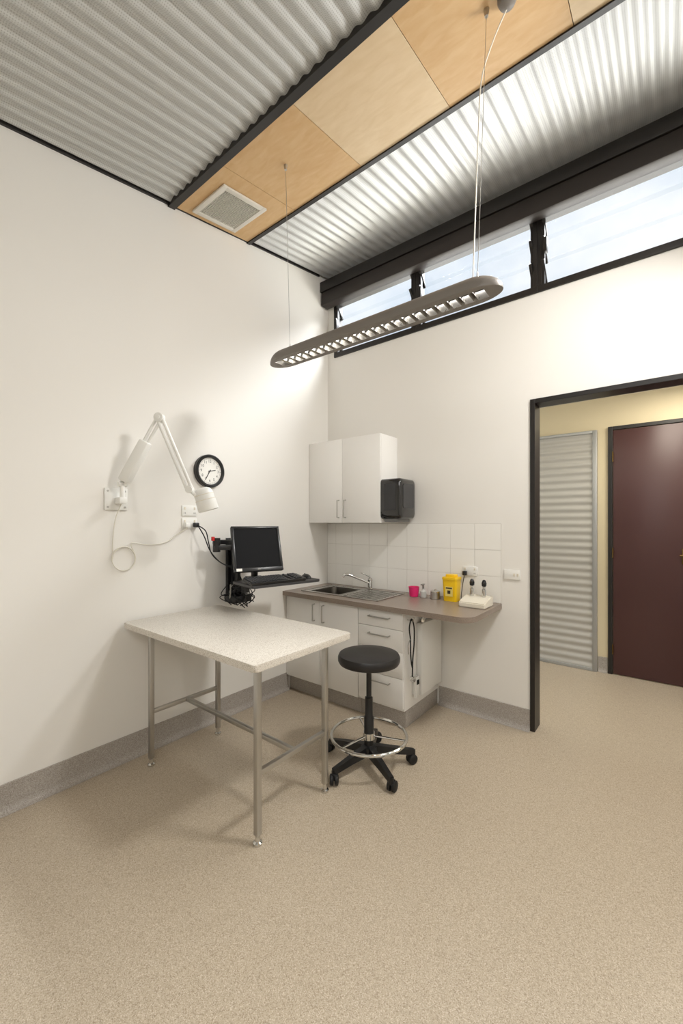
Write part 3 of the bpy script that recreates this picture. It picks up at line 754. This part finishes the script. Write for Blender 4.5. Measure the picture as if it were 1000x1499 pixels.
g.box(0.08, 0.22, -1.30, -1.15, 0.905, 0.96, 0.008)
part(ma, 'lower_bracket', g, BLACKP)
TRZ = 1.075
TR = Matrix.Translation((0.44, -1.10, TRZ)) @ Matrix.Rotation(math.radians(-12), 4, 'Z')
g = G(); g.X = TR; g.prism(rrect(-0.17, 0.15, -0.27, 0.29, 0.02), -0.018, 0.0, 0.003)
part(ma, 'keyboard_tray', g, TRAYM, 'dark grey keyboard tray')
g = G()
g.tube(spline([(0.05, -1.50, 1.48), (0.1, -1.47, 1.44), (0.09, -1.44, 1.36), (0.12, -1.43, 1.27), (0.15, -1.36, 1.2), (0.2, -1.27, 1.16), (0.15, -1.2, 1.05)], 8), 0.004)
g.tube(spline([(0.06, -1.50, 1.47), (0.13, -1.50, 1.40), (0.14, -1.46, 1.30), (0.20, -1.42, 1.22), (0.24, -1.34, 1.17), (0.22, -1.27, 1.12), (0.2, -1.22, 1.05)], 8), 0.004)
for k in range(16):
    a0 = 0.10+0.16*random.random(); y0 = -1.32+0.18*random.random()
    g.tube(spline([(a0, y0, 1.05), (a0+random.uniform(-.06, .08), y0+random.uniform(-.08, .04), 1.0+random.uniform(-.03, .04)), (a0+random.uniform(-.06, .10), y0+random.uniform(-.07, .05), 0.95), (a0+random.uniform(0, .08), y0+random.uniform(-.04, .05), 0.89)], 8), 0.0035)
part(ma, 'cable', g, RUBBER, 'tangled black cables')
part(ma, 'cable_tie', G().box(0.15, 0.17, -1.46, -1.44, 1.37, 1.40, 0.004), REDP, 'red cable tag')
part(ma, 'grey_cable', G().tube(spline([(0.2, -1.33, 1.05), (0.24, -1.36, 0.99), (0.19, -1.33, 0.95), (0.14, -1.29, 1.0), (0.16, -1.27, 1.05)], 8), 0.004), CORDG, 'grey cable loop')

# monitor
mo = thing('monitor', 'black flat computer monitor on wall bracket above keyboard', 'monitor', (0.34, -1.20, TRZ+0.03), math.radians(-24))
T0 = Matrix.Translation((0, 0, 0.200)) @ Matrix.Rotation(math.radians(-20), 4, 'Y')
g = G(); g.X = T0
g.box(-0.025, 0.005, -0.180, 0.180, -0.165, 0.175, 0.006)
g.box(0.005, 0.012, -0.180, 0.180, -0.165, -0.137, 0.002).box(0.005, 0.012, -0.180, 0.180, 0.158, 0.175, 0.002).box(0.005, 0.012, -0.180, -0.162, -0.137, 0.158, 0.002).box(0.005, 0.012, 0.162, 0.180, -0.137, 0.158, 0.002)
part(mo, 'bezel', g, BLACKP, world=False)
g = G(); g.X = T0; g.box(0.0052, 0.0065, -0.162, 0.162, -0.137, 0.158)
part(mo, 'screen', g, SCREEN, 'dark switched-off screen', world=False)
g = G(); g.X = T0; g.box(0.0122, 0.013, -0.165, -0.125, -0.161, -0.142)
part(mo, 'sticker', g, LABELW, 'small white sticker on bezel', world=False)
g = G(); g.X = T0; g.box(0.0122, 0.013, -0.012, 0.012, -0.153, -0.148)
part(mo, 'bezel_badge', g, CORDG, world=False)
g = G(); g.cyl((-0.07, 0, 0.02), (-0.07, 0, 0.20), 0.018).box(-0.10, -0.03, -0.05, 0.05, 0.17, 0.25, 0.005).box(-0.12, -0.02, -0.06, 0.06, -0.029, -0.005, 0.003).cyl((-0.07, 0, -0.02), (-0.07, 0, 0.03), 0.025)
part(mo, 'stand', g, BLACKP, world=False)

# keyboard (rear edge raised on its feet)
kb = thing('keyboard', 'black computer keyboard on the tray', 'keyboard', (0.50, -1.17, TRZ+0.001), math.radians(-12))
KT = Matrix.Translation((0.075, 0, 0)) @ Matrix.Rotation(math.radians(9), 4, 'Y') @ Matrix.Translation((-0.075, 0, 0))
g = G(); g.X = KT; g.prism(rrect(-0.075, 0.075, -0.22, 0.22, 0.012), 0, 0.018, 0.004)
part(kb, 'keyboard_case', g, BLACKP, world=False)
for y in (-0.18, 0.18): part(kb, 'foot', G().box(-0.07, -0.055, y-0.01, y+0.01, 0.0, 0.022), BLACKP, world=False)
g = G(); g.X = KT
for r_ in range(6):
    for c_ in range(20):
        if c_ in (14, 16): continue
        xk = -0.06+0.0215*r_; yk = -0.205+0.0205*c_
        g.box(xk-0.008, xk+0.008, yk-0.008, yk+0.008, 0.018, 0.024, 0.0015, 1)
ko = part(kb, 'keys', g, KEYM, 'black keys', world=False); ko['kind'] = 'stuff'
ms = thing('mouse', 'black computer mouse on the tray', 'mouse', (0.52, -0.87, TRZ+0.001), math.radians(-12))
g = G(); rings = []
for i in range(9):
    ph = math.pi/2*i/8
    rings.append([g._v((0.052*math.cos(ph)*math.cos(a), 0.03*math.cos(ph)*math.sin(a), 0.032*math.sin(ph))) for a in [2*math.pi*k/24 for k in range(24)]] if i < 8 else [g._v((0, 0, 0.032))])
for A, B in zip(rings, rings[1:]):
    for k in range(24):
        j = (k+1) % 24
        if len(B) == 1: g.bm.faces.new((A[k], A[j], B[0]))
        else: g.bm.faces.new((A[k], A[j], B[j], B[k]))
g.bm.faces.new(rings[0])
part(ms, 'mouse_shell', g, BLACKP, world=False)
part(ms, 'scroll_wheel', G().cyl((-0.02, -0.003, 0.028), (-0.02, 0.003, 0.028), 0.007), CORDG, world=False)

# ------------------------------------------------------------------ lights
def area(name, loc, target, sx, sy, power, col):
    l = bpy.data.lights.new(name, 'AREA'); l.shape = 'RECTANGLE'; l.size = sx; l.size_y = sy; l.energy = power; l.color = col
    o = bpy.data.objects.new(name, l); COL.objects.link(o); o.location = loc
    o.rotation_euler = (Vector(target)-Vector(loc)).to_track_quat('-Z', 'Y').to_euler(); return o
area('pendant_tube_light', ((PX0+PX1)/2, PY, PZ+0.038), ((PX0+PX1)/2, PY, 0), TX1-TX0-0.04, 0.032, 1.6, (1.0, 0.98, 0.95))
area('back_fill_light', (3.0, -4.2, 3.0), (2.7, -2.9, 0.0), 1.8, 1.2, 34, (1.0, 0.985, 0.96))  # unseen fill added behind the camera to lift the room
area('table_shadow_light', (3.0, -0.95, 3.35), (1.2, -1.9, 0.3), 0.45, 0.28, 46, (1.0, 0.985, 0.96))  # added just out of view to throw the table's shadow, no fixture modelled
area('roof_bounce_light', (2.0, 0.75, 2.9), (1.9, -0.3, 3.9), 3.6, 0.9, 50, (0.97, 0.99, 1.0))
area('sky_light', (2.4, 3.0, 6.9), (1.0, -1.0, 2.6), 6.5, 2.6, 1700, (0.98, 0.99, 1.0))
area('corridor_lamp_light', (2.9, 0.9, 2.72), (2.8, 0.9, 0), 0.9, 0.5, 18, (1.0, 0.92, 0.78))

w = bpy.data.worlds.new('World'); scene.world = w; w.use_nodes = True
nt = w.node_tree; bg = nt.nodes['Background']
tc = nt.nodes.new('ShaderNodeTexCoord'); n = nt.nodes.new('ShaderNodeTexNoise'); n.inputs['Scale'].default_value = 3.5; n.inputs['Detail'].default_value = 5
r = nt.nodes.new('ShaderNodeValToRGB')
r.color_ramp.elements[0].position = 0.38; r.color_ramp.elements[0].color = C(210, 222, 236)
r.color_ramp.elements[1].position = 0.6; r.color_ramp.elements[1].color = C(248, 249, 250)
nt.links.new(tc.outputs['Generated'], n.inputs['Vector']); nt.links.new(n.outputs['Fac'], r.inputs['Fac']); nt.links.new(r.outputs['Color'], bg.inputs['Color'])
bg.inputs['Strength'].default_value = 1.1

# ------------------------------------------------------------------ camera
cam = bpy.data.cameras.new('camera'); co = bpy.data.objects.new('camera', cam); COL.objects.link(co)
cam.sensor_fit = 'VERTICAL'; cam.sensor_height = 36; cam.lens = 600/1499*36
cam.shift_y = (765-749.5)/1499
cam.clip_start = 0.05
co.location = (2.683, -3.165, 1.5)
yaw = math.atan2(0.621, 0.784)
co.rotation_euler = (math.pi/2, 0, yaw)
scene.camera = co
scene.view_settings.view_transform = 'Standard'
scene.view_settings.look = 'None'
scene.view_settings.exposure = 0.1
